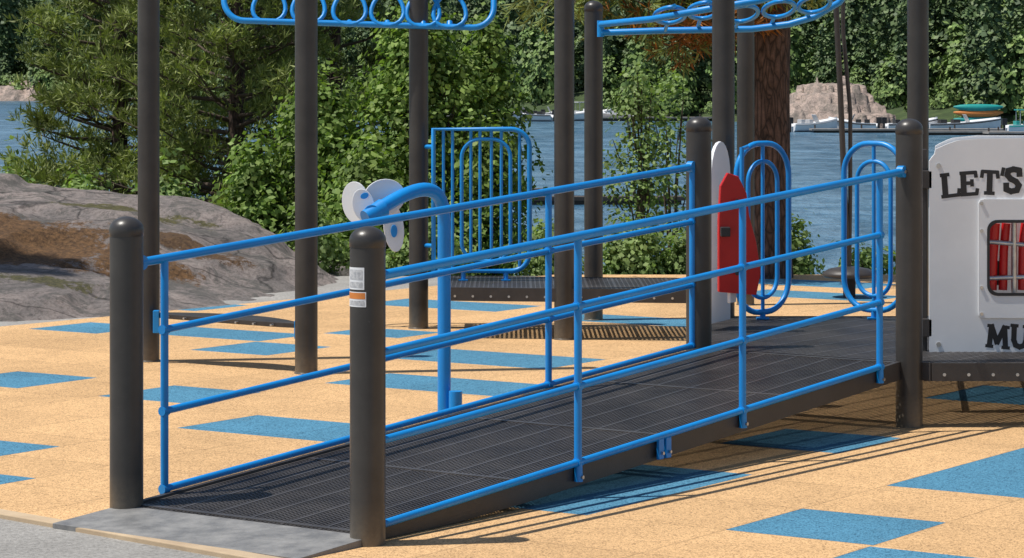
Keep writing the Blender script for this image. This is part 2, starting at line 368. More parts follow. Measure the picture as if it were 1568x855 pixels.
# ------------------------------------------------------------------ landing deck
def clip(poly,p,d):
    lo,hi=-1e9,1e9; n=len(poly); cx=sum(q[0] for q in poly)/n; cy=sum(q[1] for q in poly)/n
    for i in range(n):
        a=poly[i];c=poly[(i+1)%n]; nx_,ny_=-(c[1]-a[1]),c[0]-a[0]
        if nx_*(cx-a[0])+ny_*(cy-a[1])<0: nx_,ny_=-nx_,-ny_
        den=nx_*d[0]+ny_*d[1]; num=nx_*(a[0]-p[0])+ny_*(a[1]-p[1])
        if abs(den)<1e-9:
            if num>0: return None
            continue
        t=num/den
        if den>0: lo=max(lo,t)
        else: hi=min(hi,t)
    return (lo,hi) if hi-lo>.02 else None
def deck(name,poly,z,dirv,hole_edges,pitch=.0235):
    b=B(); d=dirv; n=(-d[1],d[0]); cx,cy=poly[0][:2]
    for k in range(-400,400):
        p=(cx+n[0]*k*pitch,cy+n[1]*k*pitch); r=clip(poly,p,d)
        if r: b.bar((p[0]+d[0]*r[0],p[1]+d[1]*r[0],z),(p[0]+d[0]*r[1],p[1]+d[1]*r[1],z),.013,.012,'deck')
    for k in range(-140,140):
        p=(cx+d[0]*k*.03,cy+d[1]*k*.03); r=clip(poly,p,n)
        if r: b.bar((p[0]+n[0]*r[0],p[1]+n[1]*r[0],z+.0015),(p[0]+n[0]*r[1],p[1]+n[1]*r[1],z+.0015),.016 if k%6==0 else .008,.018,'deck')
    m=len(poly)
    for i in range(m):
        a=Vector((*poly[i],z+.004));c=Vector((*poly[(i+1)%m],z+.004)); b.bar(a,c,.02,.085,'black')
        if i in hole_edges:
            e=(c-a); ln=e.length; e.normalize(); out=e.cross(Vector((0,0,1)))
            x=.06
            while x<ln:
                q=a+e*x+out*.0105-Vector((0,0,.055)); b.tube([q,q+out*.002],.008,'bolt',8); x+=.115
    return b.obj(name)
poly1=[(.98,13.76),(1.86,13.12),(1.98,13.04),(4.2,13.04),(4.2,15.6),(1.12,15.6)]
deck('platform_deck',poly1,.302,(N.x,N.y),(2,))
deck('transfer_platform',[(-.42,17.52),(1.25,17.3),(1.25,18.3),(-.42,18.55)],.32,(1,0),(0,))
b=B(); gnd_post(b,4.2,13.0,1.46); b.obj('ramp_end_post')
for (x,y,h) in ((-2.118,16.10,3.4),(-1.15,15.44,3.4),(-.616,18.22,3.4),(.33,17.45,3.4),(.557,18.86,2.18),(1.19,15.55,3.4),(1.70,20.1,3.2),(2.41,16.4,3.4)):
    b=B(); gnd_post(b,x,y,h)
    b.lathe((x,y,0),[(PR+.004,.0),(PR+.004,.008),(PR,.009)],'post')
    b.obj('play_structure_post')
# ------------------------------------------------------------------ blue guards
def rrect(x0,x1,z0,z1,r,n=8,corners='1111'):
    pts=[]
    for (cx,cz,a0,c) in ((x1-r,z1-r,0,corners[0]),(x0+r,z1-r,90,corners[1]),(x0+r,z0+r,180,corners[2]),(x1-r,z0+r,270,corners[3])):
        if c=='1':
            for i in range(n+1):
                a=math.radians(a0+90*i/n); pts.append((cx+r*math.cos(a),cz+r*math.sin(a)))
        else:
            a=math.radians(a0+45); pts.append((cx+r*(1 if math.cos(a)>0 else -1),cz+r*(1 if math.sin(a)>0 else -1)))
    return pts
def loop(b,pts,y,r,k,yaw=0,cx=0):
    b.tube([(cx+(x-cx)*math.cos(yaw),y+(x-cx)*math.sin(yaw),z) for x,z in pts],r,k,10,True)
b=B(); y=18.12
loop(b,rrect(-.515,.115,.385,1.315,.12,8,'1001'),y,.017,'blue')
loop(b,rrect(-.33,-.01,.45,1.25,.12),y,.013,'blue')
for x in (-.45,-.39,-.27,-.21,-.135,-.07,.05): b.tube([(x,y,.385 if x in(-.45,-.39,.05) else .45),(x,y,1.315)],.0105,'blue',8)
for x in (-.32,-.04): b.tube([(x,y,.385),(x,y,.32)],.016,'blue',8); b.box((x,y,.327),(.06,.05,.008),'blue')
for z in (.55,1.2): b.tube([(-.515,y,z),(-.57,y+.06,z)],.014,'blue',8)
b.obj('platform_guardrail')
def arch(name,xc,y,w,z0,z1,yaw):
    b=B()
    loop(b,rrect(xc-w/2,xc+w/2,z0,z1,w*.42),y,.0165,'blue',yaw,xc)
    wi=w*.56; loop(b,rrect(xc-wi/2,xc+wi/2,z0+.08,z1-.10,wi*.48),y,.013,'blue',yaw,xc)
    b.tube([(xc,y,z0),(xc,y,z1-.1)],.011,'blue',8); b.tube([(xc,y,z0),(xc,y,.305)],.016,'blue',8)
    b.tube([(xc,y,z1-.1),(xc,y,z1)],.011,'blue',8)
    b.box((xc,y,.31),(.07,.05,.01),'blue'); b.obj(name)
arch('arched_guard_panel',1.40,15.42,.42,.345,1.285,.72)
arch('arched_guard_panel',2.02,15.42,.40,.355,1.285,-.72)
b=B(); b.tube([(1.265,15.2,.31),(1.265,15.2,1.27)],.013,'blue',10); b.tube([(1.265,15.2,1.26),(1.30,15.28,1.27)],.012,'blue',8); b.obj('guard_upright')
# ------------------------------------------------------------------ red and white play panel
b=B()
def pl(xc,yc,pts,yaw,t,k,b):
    dx,dy=math.cos(yaw),math.sin(yaw)
    b.prism([(xc+x*dx,yc+x*dy,z) for x,z in pts],(-dy*t,dx*t,0),k)
wo=[(-.15,.34)]+[(.15,.34),(.15,1.12)]+[(.15*math.cos(a),1.12+.19*math.sin(a)) for a in [i*math.pi/12 for i in range(1,12)]]+[(-.15,1.12)]
pl(1.125,14.85,wo,1.15,.02,'white',b)
ro=[(-.11,.52),(.10,.50),(.125,.62),(.10,.78),(.06,.92),(.045,1.04),(0,1.13),(-.06,1.15),(-.10,1.08),(-.11,.9)]
pl(1.20,14.62,ro,.25,.03,'red',b)
pl(1.18,14.66,[(-.05,.46),(.03,.46),(.03,1.10),(-.05,1.10)],1.1,.02,'white',b)
for z in (.62,1.0): b.tube([(1.19,14.60,z),(1.19,14.58,z)],.012,'ink',8)
b.box((1.125,14.57,.84),(.05,.06,.05),'ink')
b.obj('red_activity_panel',bevel=.004)
# ------------------------------------------------------------------ lettered white panel
root=empty('musical_play_panel'); b=B(); y=13.60
def resamp(pts,c,n=96):
    out=[]
    for i in range(n):
        a=2*math.pi*i/n+.0137; d=(math.cos(a),math.sin(a)); best=None
        for j in range(len(pts)):
            p=pts[j];q=pts[(j+1)%len(pts)]; ex,ez=q[0]-p[0],q[1]-p[1]; den=d[0]*ez-d[1]*ex
            if abs(den)<1e-12: continue
            t=((p[0]-c[0])*ez-(p[1]-c[1])*ex)/den; s=((p[0]-c[0])*d[1]-(p[1]-c[1])*d[0])/den
            if t>0 and -1e-6<=s<=1+1e-6 and (best is None or t<best): best=t
        out.append((c[0]+d[0]*best,c[1]+d[1]*best))
    return out
def ringplate(b,outer,inner,c,y,t,k,n=128):
    o_=resamp(outer,c,n);i_=resamp(inner,c,n)
    vs=[(x,y,z) for x,z in o_]+[(x,y,z) for x,z in i_]+[(x,y+t,z) for x,z in o_]+[(x,y+t,z) for x,z in i_]
    fs=[]
    for j in range(n):
        j2=(j+1)%n; fs+=[(j,j2,n+j2,n+j),(2*n+j2,2*n+j,3*n+j,3*n+j2),(j2,j,2*n+j,2*n+j2),(n+j,n+j2,3*n+j2,3*n+j)]
    b.add(vs,fs,k)
c=(2.62,.766)
outer=[(2.055,.293),(3.19,.293),(3.19,1.30)]+[(3.15,1.335),(3.0,1.352),(2.62,1.357),(2.30,1.352),(2.2,1.345),(2.14,1.325),(2.085,1.30),(2.08,1.27),(2.055,1.25)]
hole=rrect(2.345,2.895,.589,.943,.05)
ringplate(b,outer,hole,c,y,.019,'white',220)
ringplate(b,rrect(2.296,2.944,.47,1.055,.02),rrect(2.341,2.899,.583,.949,.05),c,y-.0125,.012,'white',160)
ringplate(b,rrect(2.337,2.903,.579,.953,.05),rrect(2.350,2.890,.594,.938,.045),c,y-.016,.003,'ink',160)
ringplate(b,[(2.075,.32),(3.18,.32),(3.18,1.365),(2.30,1.368),(2.17,1.355),(2.09,1.318)],rrect(2.33,2.91,.57,.96,.05),c,y+.028,.018,'white',200)
for x in (2.31,2.62,2.93):
    for z in (.49,.62,.9,1.035):
        if x==2.62 and z in(.62,.9): continue
        b.tube([(x,y-.0125,z),(x,y-.018,z)],.009,'bolt',10)
for x,z in ((2.10,.34),(2.10,1.22),(3.14,.34),(3.14,1.22)): b.tube([(x,y,z),(x,y-.006,z)],.012,'bolt',10)
for i,x in enumerate((2.375,2.435,2.53,2.60,2.66,2.74,2.80,2.85)):
    b.tube([(x,y+.10,.60),(x+.004,y+.10,.76+.03*(i%3)),(x+.016,y+.10,.93)],.022 if i%3 else .03,'red',12)
b.tube([(2.36,y+.07,.66),(2.88,y+.07,.68)],.012,'bolt',8); b.tube([(2.36,y+.07,.84),(2.88,y+.07,.80)],.012,'bolt',8)
b.tube([(2.485,y+.07,.58),(2.485,y+.07,.95)],.014,'bolt',8); b.box((2.40,y+.15,.68),(.10,.01,.12),'ink')
b.box((2.62,y+.18,.77),(.60,.012,.42),'white')
b.obj('panel_board',root)
b=B()
for z in (.42,1.15): b.box((2.04,y+.03,z),(.06,.06,.09),'black')
b.box((2.035,y+.05,.8),(.03,.03,1.0),'black'); b.tube([(2.41,16.3,1.2),(2.04,13.66,1.2)],.018,'black',8); b.tube([(2.41,16.3,.45),(2.04,13.66,.45)],.018,'black',8)
b.obj('panel_mounting_clamps',root,.004)
STK={'L':[[(0,0),(0,1)],[(0,0),(.62,0)],[(.62,0),(.66,.25)],[(-.15,1),(.2,1)],[(-.15,0),(.1,0)]],
'E':[[(0,0),(0,1)],[(-.12,0),(.6,0)],[(-.12,1),(.58,1)],[(0,.52),(.4,.52)],[(.6,0),(.64,.2)],[(.58,1),(.6,.8)],[(.4,.4),(.4,.64)]],
'T':[[(.35,0),(.35,1)],[(0,1),(.7,1)],[(0,1),(-.03,.75)],[(.7,1),(.73,.75)],[(.15,0),(.55,0)]],
"'":[[(.05,1.05),(0,.75)]],
'S':[[(.6,.78),(.58,1),(.3,1.02),(.06,.93),(.03,.72),(.2,.56),(.45,.46),(.6,.3),(.52,.06),(.25,-.02),(.02,.05),(0,.28)]],
'M':[[(.05,0),(.1,1)],[(.1,1),(.42,.2)],[(.42,.2),(.75,1)],[(.75,1),(.85,0)],[(-.1,0),(.2,0)],[(.7,0),(1.02,0)],[(-.06,1),(.14,1)],[(.72,1),(.95,1)]],
'U':[[(0,1),(.02,.3),(.12,.05),(.33,-.02),(.55,.08),(.62,.35),(.63,1)],[(-.14,1),(.16,1)],[(.47,1),(.78,1)]],
'I':[[(.1,0),(.1,1)],[(-.06,0),(.26,0)],[(-.06,1),(.26,1)]],
'C':[[(.62,.75),(.6,.95),(.35,1.02),(.1,.85),(0,.5),(.08,.15),(.32,-.02),(.58,.08),(.64,.25)]],
'A':[[(0,0),(.38,1)],[(.38,1),(.74,0)],[(.14,.36),(.6,.36)],[(-.12,0),(.14,0)],[(.6,0),(.88,0)]],
'K':[[(0,0),(0,1)],[(.6,1),(.02,.45)],[(.2,.6),(.62,0)],[(-.12,0),(.14,0)],[(-.12,1),(.14,1)],[(.48,1),(.74,1)],[(.5,0),(.78,0)]]}
ADV={'L':.86,'E':.84,'T':.9,"'":.22,'S':.85,'M':1.22,'U':.95,'I':.45,'C':.9,'A':.98,'K':.95,' ':.6}
def letter(word,x,z,h,wd,b,tilt=0):
    cx=x; lay=0
    for k,ch in enumerate(word):
        rot=math.radians(random.choice((-6,4,7,-3))) if ch!=' ' else 0
        for st in STK.get(ch,[]):
            pts=[]
            for a,c_ in st:
                px,pz=a*h,c_*h; pts.append((cx+px*math.cos(rot)-pz*math.sin(rot)*.6,z+px*math.sin(rot)+pz+tilt*(cx-x)))
            n=len(pts)
            thick=wd if len(st)>2 or abs(st[0][0]-st[1][0])<.4 and abs(st[0][1]-st[1][1])>.5 else wd*.62
            for i in range(n-1):
                p=Vector((pts[i][0],0,pts[i][1]));q=Vector((pts[i+1][0],0,pts[i+1][1])); dd=(q-p).normalized(); s=Vector((-dd.z,0,dd.x))*thick/2; e=dd*thick*.3
                lay+=1; yy=y-.0008-.00006*(lay%60); o_=[p-s-e,q-s+e,q+s+e,p+s-e]; b.add([(v.x,yy,v.z) for v in o_],[(0,1,2,3)],'ink')
        cx+=ADV[ch]*h
b=B(); letter("LET'S MAKE",2.135,1.068,.105,.029,b,.10); letter("MUSIC",2.345,.332,.10,.026,b); b.obj('panel_lettering',root)
# ------------------------------------------------------------------ gooseneck with white petals
b=B(); gx,gy=-.324,13.2
path=[(gx,gy,-.02),(gx,gy,.5),(gx,gy,.94)]
p0=Vector((gx,gy,.94));p1=Vector((gx+.005,gy-.02,1.16));p2=Vector((gx-.09,gy-.14,1.17));p3=Vector((gx-.31,gy-.30,1.03))
for i in range(1,17):
    t=i/16; q=p0*(1-t)**3+p1*3*t*(1-t)**2+p2*3*t*t*(1-t)+p3*t**3; path.append(tuple(q))
b.tube(path,[.032]*8+[.033]*(len(path)-8),'blue',18)
b.tube([(gx+.055,gy-.05,0),(gx+.055,gy-.05,.16)],.032,'blue',16); b.tube([(gx+.1,gy-.02,.0),(gx+.1,gy-.02,.06)],.022,'blue',12); b.tube([(gx+.02,gy-.05,.05),(gx+.16,gy-.03,.07)],.016,'blue',10)
def petal(c,rx,rz,yaw,tilt,k,b,t=.012):
    n=28; dx,dy=math.cos(yaw),math.sin(yaw); pts=[]
    for i in range(n):
        a=2*math.pi*i/n; x=rx*math.cos(a);z=rz*math.sin(a); xx=x*math.cos(tilt)-z*math.sin(tilt);zz=x*math.sin(tilt)+z*math.cos(tilt)
        pts.append((c[0]+xx*dx,c[1]+xx*dy,c[2]+zz))
    b.prism(pts,(-dy*t,dx*t,0),k)
petal((-.735,12.97,1.065),.068,.10,-.3,.15,'white',b); petal((-.60,13.0,1.09),.10,.085,.2,.2,'white',b); petal((-.557,13.02,.945),.048,.115,.15,.1,'white',b)
petal((-.695,12.93,1.055),.052,.078,.0,.25,'white',b)
petal((-.655,12.86,1.03),.034,.03,.1,.3,'blue',b,.008); petal((-.555,13.0,.93),.016,.03,.15,0,'blue',b,.006); petal((-.69,12.915,1.10),.020,.014,.0,.4,'blue',b,.006)
b.tube([tuple(p3+Vector((.03,.02,.012))),tuple(p3+Vector((-.05,-.04,-.03)))],[.046,.036],'blue',18)
b.obj('flower_spinner',bevel=.002)
# ------------------------------------------------------------------ curved step board
b=B(); a=Vector((-2.06,16.06,.26));c=Vector((-1.21,15.50,.25)); e=(c-a); nn_=Vector((-e.y,e.x,0)).normalized()
pts=[];n=16
for i in range(n+1):
    t=i/n; pts.append(a+e*t+nn_*(.10*math.sin(math.pi*t)+.10*math.sin(math.pi*t)**.5))
for i in range(n+1):
    t=1-i/n; pts.append(a+e*t-nn_*(.02+.05*math.sin(math.pi*t)**.5)+nn_*.02*math.sin(math.pi*t))
b.prism([tuple(p) for p in pts],(0,0,.028),'black')
for i in range(1,8):
    p=a+e*(i/8)-nn_*(.052)+Vector((0,0,.012)); b.tube([p,p-nn_*.02],.007,'bolt',6)
b.box((-2.06,16.00,.24),(.035,.05,.13),'blue'); b.box((-1.2,15.49,.24),(.04,.05,.10),'blue')
b.obj('balance_step',bevel=.004)
# ------------------------------------------------------------------ overhead ladders
b=B(); yb=18.15
pts=rrect(-1.90,-.12,1.985,2.42,.14)
pts=[(x,yb+(z-1.98)*.5,z+.02+(-.03*(x+1))) for x,z in pts]
b.tube(pts,.020,'blue',12,True)
for x in (-1.60,-1.34,-1.07,-.82,-.585,-.41):
    ring=[]
    for i in range(22):
        t=2*math.pi*i/22; px=.105*math.cos(t)*(1-.25*math.sin(t)); pz=.115*math.sin(t); z=2.115-.03*(x+1)+pz; ring.append((x+px,yb+(z-1.98)*.5-.02,z))
    b.tube(ring,.0145,'blue',8,True); b.tube([(x,yb,2.0-.03*(x+1)),(x,yb+.03,2.02)],.02,'blue',8)
b.obj('overhead_ring_ladder')
b=B()
lo_=[(.60,18.7,1.957),(1.0,18.6,1.97),(1.605,18.5,1.979),(1.85,18.45,2.01),(2.02,18.4,2.06),(2.175,18.35,2.154),(2.32,18.3,2.34)]
up_=[(.60,18.7,2.015),(.90,17.8,2.03),(1.31,17.5,2.10),(1.56,17.5,2.14),(1.85,17.5,2.22),(2.1,17.6,2.36)]
b.tube(lo_,.022,'blue',12); b.tube(up_,.022,'blue',12); b.tube([(.60,18.7,1.93),(.60,18.7,2.04)],.024,'blue',12)
for x,z in ((1.03,2.06),(1.25,2.09),(1.50,2.07),(1.74,2.10),(1.97,2.13)):
    ring=[(x+.1*math.cos(t),18.0+.30*math.sin(t),z-.045*math.sin(t)) for t in [2*math.pi*i/22 for i in range(22)]]
    b.tube(ring,.015,'blue',8,True); b.tube([(x,18.3,z-.04),(x,18.55,z-.09)],.013,'blue',8); b.tube([(x,17.7,z+.045),(x,17.5,z+.05)],.013,'blue',8)
b.obj('overhead_ring_ladder')
# ------------------------------------------------------------------ hanging pod
b=B(); b.lathe((2.54,20.8,0),[(.0005,.235),(.06,.232),(.15,.215),(.2,.185),(.205,.165),(.19,.15),(.05,.14),(.045,-.02)],'black',28)
b.tube([(2.40,20.8,3.2),(2.43,20.8,2.4),(2.47,20.8,1.6),(2.50,20.8,.9),(2.53,20.8,.22)],.022,'black',10)
b.tube([(2.49,20.85,3.2),(2.50,20.85,2.0),(2.55,20.82,1.4),(2.55,20.82,.8),(2.54,20.8,.22)],.016,'black',10)
b.obj('spinning_pod_seat')
# ------------------------------------------------------------------ rock outcrop
def fbm(x,y,s,o=5):
    r=0;a=1
    for i in range(o): r+=a*noise.noise(Vector((x*s,y*s,i*3.1))); a*=.5; s*=2.05
    return r
gx_=np.concatenate([np.linspace(-14,-5.2,50),np.linspace(-5.15,-.9,260)]); gy_=np.linspace(17.6,28,210)
V=[]
for yy in gy_:
    for xx in gx_:
        crest=float(np.interp(xx,[-14,-6,-4.4,-3.9,-3.24,-2.7,-2.13,-1.74,-1.3,-.9],[1.1,.9,.77,.78,.66,.56,.34,.15,-.06,-.2]))
        z0=float(np.interp(xx,[-14,-3.4,-2.5,-1.6,-.9],[17.7,18.6,19.2,20.2,21.6]))
        yc=23.6; t=(yy-z0)/(yc-z0)
        if t<0: h=-.25+t*1.5
        elif t<1: h=-.12+(crest+.12)*(t**.7)
        else: h=crest-(yy-yc)**1.3*.16
        nz=fbm(xx*.7+2,yy*1.0,.8,7)*.12+abs(fbm(xx+5,yy*2,.35,3))*.10-.03
        q=(h+nz)*4.2+fbm(xx,yy,.5,4)*1.4; fr=q-math.floor(q); st=(math.floor(q)+min(1,fr/.42)**1.4)/4.2
        h2=h+nz*min(1,max(.15,t*2))
        h2=h2*.64+(st-.02)*.36 if t>0 else h2
        h2=min(h2,crest+.09)
        V.append((xx,yy,h2))
nx=len(gx_);ny=len(gy_); i=(np.arange(nx-1)[None,:]+nx*np.arange(ny-1)[:,None]).ravel()
arr_obj('rock_outcrop',np.array(V),np.stack([i,i+1,i+1+nx,i+nx],1),['granite'],smooth=True)
def farrock(name,xc,yc,w,d,h,seed):
    V=[];nx=90;ny=50
    for j in range(ny):
        for k in range(nx):
            a=k/(nx-1)*2-1;c=j/(ny-1)*2-1; x=xc+a*w/2;y_=yc+c*d/2
            e=max(0,1-(abs(a)**2.0+abs(c)**2.2)); z=-3.4+h*e**.8*(1-.35*a)+ (e>0)*(fbm(x+seed,y_*1.5,.30,6)*1.5)
            z=math.floor(z*1.1)/1.1*.6+z*.4; V.append((x,y_,z))
    i=(np.arange(nx-1)[None,:]+nx*np.arange(ny-1)[:,None]).ravel()
    arr_obj(name,np.array(V),np.stack([i,i+1,i+1+nx,i+nx],1),['granite2'])
farrock('shore_rock',30.8,260,12,22,4.6,3); farrock('shore_rock',-98,570,26,14,4.0,9)
# ------------------------------------------------------------------ foliage
def blades(C,size,aspect,dirs=None,spread=1.,nrm=None,nsp=.6):
    n=len(C); a=rng.normal(size=(n,3))
    if dirs is not None: a=dirs+a*spread
    if nrm is not None:
        q=nrm+rng.normal(size=(n,3))*nsp; q/=np.linalg.norm(q,axis=1,keepdims=True); a-=q*(a*q).sum(1,keepdims=True)
    a/=np.linalg.norm(a,axis=1,keepdims=True)
    if nrm is not None: c=np.cross(q,a)
    else:
        c=rng.normal(size=(n,3)); c-=a*(c*a).sum(1,keepdims=True); c/=np.linalg.norm(c,axis=1,keepdims=True)
    s=(size*(.6+.8*rng.random(n)))[:,None]
    p0=C; p1=C+a*s*.5+c*s*aspect*.5; p2=C+a*s; p3=C+a*s*.5-c*s*aspect*.5
    V=np.stack([p0,p1,p2,p3],1).reshape(-1,3); F=np.arange(4*n).reshape(-1,4); return V,F
def shrub(name,x,y,w,d,h,ntw,per,mat,leaf=.055,sig=.10,lean=0,zb=None,shell=.5):
    z=float(terr(x,y)) if zb is None else zb
    root=empty(name); b=B(); C=[]; tips=[]; NN=[]
    for i in range(ntw):
        a=rng.random()*2*math.pi; r=rng.random()**shell; t=rng.random()**.8
        prof=math.sin(math.pi*min(1,(t*.86+.14)))**.45
        rr=r*prof*(.72+.6*noise.noise(Vector((math.cos(a)*1.6+x,math.sin(a)*1.6+y,t*3))))
        p=Vector((x+math.cos(a)*rr*w/2+lean*t,y+math.sin(a)*rr*d/2,z+h*(.04+.96*t)*(1-.12*rr)+.10*rng.normal()*t))
        tips.append(p); off=rng.normal(size=(per,3)); C.append(np.array(p)+off*sig*np.array([1,1,.7]))
        nn=off*np.array([.6,.6,.5])+np.array([math.cos(a)*.35,math.sin(a)*.35,.75]); NN.append(nn)
    for i in range(9):
        q=tips[int(rng.integers(len(tips)))]; m=Vector((x+(q.x-x)*.35,y+(q.y-y)*.35,z+(q.z-z)*.5)); b.tube([(x+rng.normal()*.08,y+rng.normal()*.08,z-.1),m,q],[.022,.014,.004],'twig',6)
    for i in range(0,len(tips),5):
        q=tips[i]; m=Vector((x+(q.x-x)*.6,y+(q.y-y)*.6,z+(q.z-z)*.8)); b.tube([m,q],[.007,.003],'twig',4,caps=False)
    b.obj('stems',root); C=np.concatenate(C); V,F=blades(C,leaf,.7,nrm=np.concatenate(NN),nsp=.45); arr_obj('leaves',V,F,[mat],parent=root); return root
def pine(name,x,y,H,R,nb,mat,zmin=.1,tuft=.13,rt=.12,zb=None,tufts_per=8,up=.35):
    z=float(terr(x,y)) if zb is None else zb
    root=empty(name); b=B(); b.tube([(x,y,z-.2),(x+.05,y,z+H*.5),(x,y,z+H)],[rt,rt*.6,.02],'bark',10)
    C=[];DD=[]
    for i in range(nb):
        t=zmin+(1-zmin)*(i/nb); a=i*2.4+rng.normal()*.3; ln=R*(1-t)**.75*(.55+.6*rng.random())+.15
        d=Vector((math.cos(a),math.sin(a),.12+up*t+rng.normal()*.1)); s=Vector((x,y,z+H*t)); e=s+d*ln; m=s+d*ln*.5-Vector((0,0,.06*ln))
        b.tube([s,m,e],[.03*(1-t)+.008,.015,.005],'twig',5,caps=False)
        for j in range(int(6+ln*8)):
            f=.25+.75*rng.random()**.7; p=s+(e-s)*f-Vector((0,0,.06*ln*math.sin(math.pi*f)))
            sd=Vector((-math.sin(a),math.cos(a),0))*rng.normal()*.26*ln*(1.2-f)+Vector((0,0,.05+.10*rng.random())); q=p+sd+d*.1*rng.random()
            if j%2==0: b.tube([p,q],[.006,.003],'twig',3,caps=False)
            dr=np.array((sd*.5+d*.4+Vector((0,0,.5))).normalized())
            for w_ in range(5):
                cc=np.array(q)+rng.normal(size=3)*np.array([.08,.08,.045])
                C.append(np.repeat(cc[None],tufts_per,0)); DD.append(np.repeat(dr[None],tufts_per,0))
    b.obj('trunk_and_limbs',root); C=np.concatenate(C);DD=np.concatenate(DD)
    V,F=blades(C,tuft,.15,DD,.8); arr_obj('needles',V,F,[mat],parent=root); return root
pine('pine_tree',-2.75,27.2,5.0,1.6,125,'needle',.02,.095)
pine('pine_tree',-4.1,28.6,5.2,1.3,105,'needle',.08,.10)
pine('pine_tree',-2.0,30.5,6.0,1.7,80,'needled',.02,.12)
pine('pine_tree',-7.0,20.0,7.6,1.5,60,'needled',.42,.15)
for a in ((-1.75,25.0,1.4,1.2,1.9,330,24),(-.85,25.2,1.7,1.4,2.55,620,24),(-.22,25.6,.95,1.1,2.55,330,22),(-.2,24.6,.8,.8,1.3,190,22),(-2.3,24.8,.9,.9,1.25,200,22),(-1.25,24.3,1.2,.8,1.15,260,22)):
    shrub('alder_shrub',*a,'leaf',.06,.085)
shrub('birch_sapling',1.17,25.2,.85,.8,2.0,185,16,'leaf2',.048,.085)
shrub('birch_sapling',1.50,26.0,.7,.8,2.2,80,15,'leaf2',.048,.085)
for a in ((1.05,23.7,.9,.4,.34,140,22),(1.5,23.8,.6,.4,.26,80,22),(2.45,24.0,.4,.4,.42,80,22),(.3,23.6,.8,.5,.3,90,22),(3.1,24,.7,.4,.25,60,20),(-.7,23.6,1.,.5,.4,120,22),(-1.7,23.4,.9,.5,.45,120,22)):
    shrub('low_shrub',*a,'leaf2',.05,.06)
for a in ((-4.9,27,1.2,1.0,1.25,170,20),(-4.1,26.2,.9,.8,1.1,150,20),(-5.6,27.5,1.1,1,1.35,140,20),(-3.2,25.6,1.1,.8,1.05,200,22)):
    shrub('alder_shrub',*a,'leaf2',.065,.09)
# big pine with brown trunk
root=empty('red_pine_tree'); b=B(); tx,ty=2.13,22.9
b.tube([(tx-.02,ty,-.3),(tx-.01,ty,0),(tx,ty,.3),(tx,ty,1.5),(tx+.03,ty,3.),(tx+.08,ty,6),(tx+.1,ty,9)],[.25,.215,.185,.172,.165,.13,.05],'bark',28)
C=[];DD=[];C2=[];D2=[]
def limb(pts,r,n,spread,dead=.0,droop=.0,clus=3):
    b.tube(pts,[r,r*.6,r*.25][:len(pts)],'twig',7)
    for j in range(n):
        f=.15+.85*rng.random(); k=min(int(f*(len(pts)-1)),len(pts)-2); ff=f*(len(pts)-1)-k
        p=Vector(pts[k])*(1-ff)+Vector(pts[k+1])*ff; q=p+Vector((rng.normal()*spread,rng.normal()*spread,rng.normal()*spread*.45-droop*rng.random()))
        if j%2==0: b.tube([p,q],[.007,.003],'twig',3,caps=False)
        dr=np.array(((q-p)+Vector((0,0,.1))).normalized())
        tgt=(C2,D2) if rng.random()<dead else (C,DD)
        for w_ in range(clus):
            cc=np.array(q)+rng.normal(size=3)*.045; tgt[0].append(np.repeat(cc[None],10,0)); tgt[1].append(np.repeat(dr[None],10,0))
limb([(tx,ty,3.0),(1.5,22.5,2.75),(.35,22.2,2.38)],.05,190,.20,.0,.20)
limb([(tx,ty,2.75),(1.65,22.6,2.4),(.95,22.4,2.06)],.05,150,.18,.12,.10)
limb([(tx,ty,2.6),(1.75,22.5,2.25),(1.35,22.3,2.0)],.04,100,.13,.8,.14)
limb([(tx,ty,3.1),(2.2,22.4,2.7),(2.15,22.0,2.4)],.04,120,.16,.0,.15)
limb([(tx,ty,3.3),(2.9,22.5,3.0),(3.6,22.2,2.85)],.04,70,.22,.0,.1)
for i in range(16):
    a=i*2.4; h=3.5+i*.33; r=2.1*(1-i/24); limb([(tx,ty,h),(tx+math.cos(a)*r*.5,ty+math.sin(a)*r*.5,h+.05),(tx+math.cos(a)*r,ty+math.sin(a)*r,h+.15)],.04,30,.28,.0,.05)
b.obj('trunk_and_limbs',root)
V,F=blades(np.concatenate(C),.115,.12,np.concatenate(DD),.7); arr_obj('needles',V,F,['needle'],parent=root)
V,F=blades(np.concatenate(C2),.115,.12,np.concatenate(D2),.7); arr_obj('dead_needles',V,F,['dead'],parent=root)
# ------------------------------------------------------------------ distant forest
def farmesh(kind,H,R,n,per,size):
    C=[];NN=[]
    for i in range(n):
        t=.08+.92*rng.random()
        if kind=='con': prof=(1.03-t)**.85*(.45+.55*abs(math.sin(t*17)))
        else: prof=math.sin(math.pi*(.08+.9*t)**.8)**.6*(.75+.25*math.sin(i*1.7))
        a=rng.random()*2*math.pi; r=R*prof*(.45+.55*rng.random()**.5)
        C.append(np.array([math.cos(a)*r,math.sin(a)*r,H*t])+rng.normal(size=(per,3))*size*np.array([.9,.9,.4]))
        NN.append(np.repeat(np.array([[math.cos(a),math.sin(a),.9 if kind=='con' else .3+(t-.35)*1.6]]),per,0))
    V,F=blades(np.concatenate(C),size*1.35,.8,nrm=np.concatenate(NN),nsp=.35)
    o=arr_obj('t',V,F,['farneedle' if kind=='con' else 'farleaf']); me=o.data; bpy.data.objects.remove(o); return me
fm=[farmesh('con',11,1.9,120,9,.36),farmesh('con',8.5,1.6,100,9,.34),farmesh('con',12,2.3,130,9,.40),farmesh('dec',7,2.6,110,10,.38),farmesh('dec',5.5,2.3,90,10,.36),farmesh('dec',2.6,1.9,50,10,.3)]
root=empty('distant_forest'); cnt=0
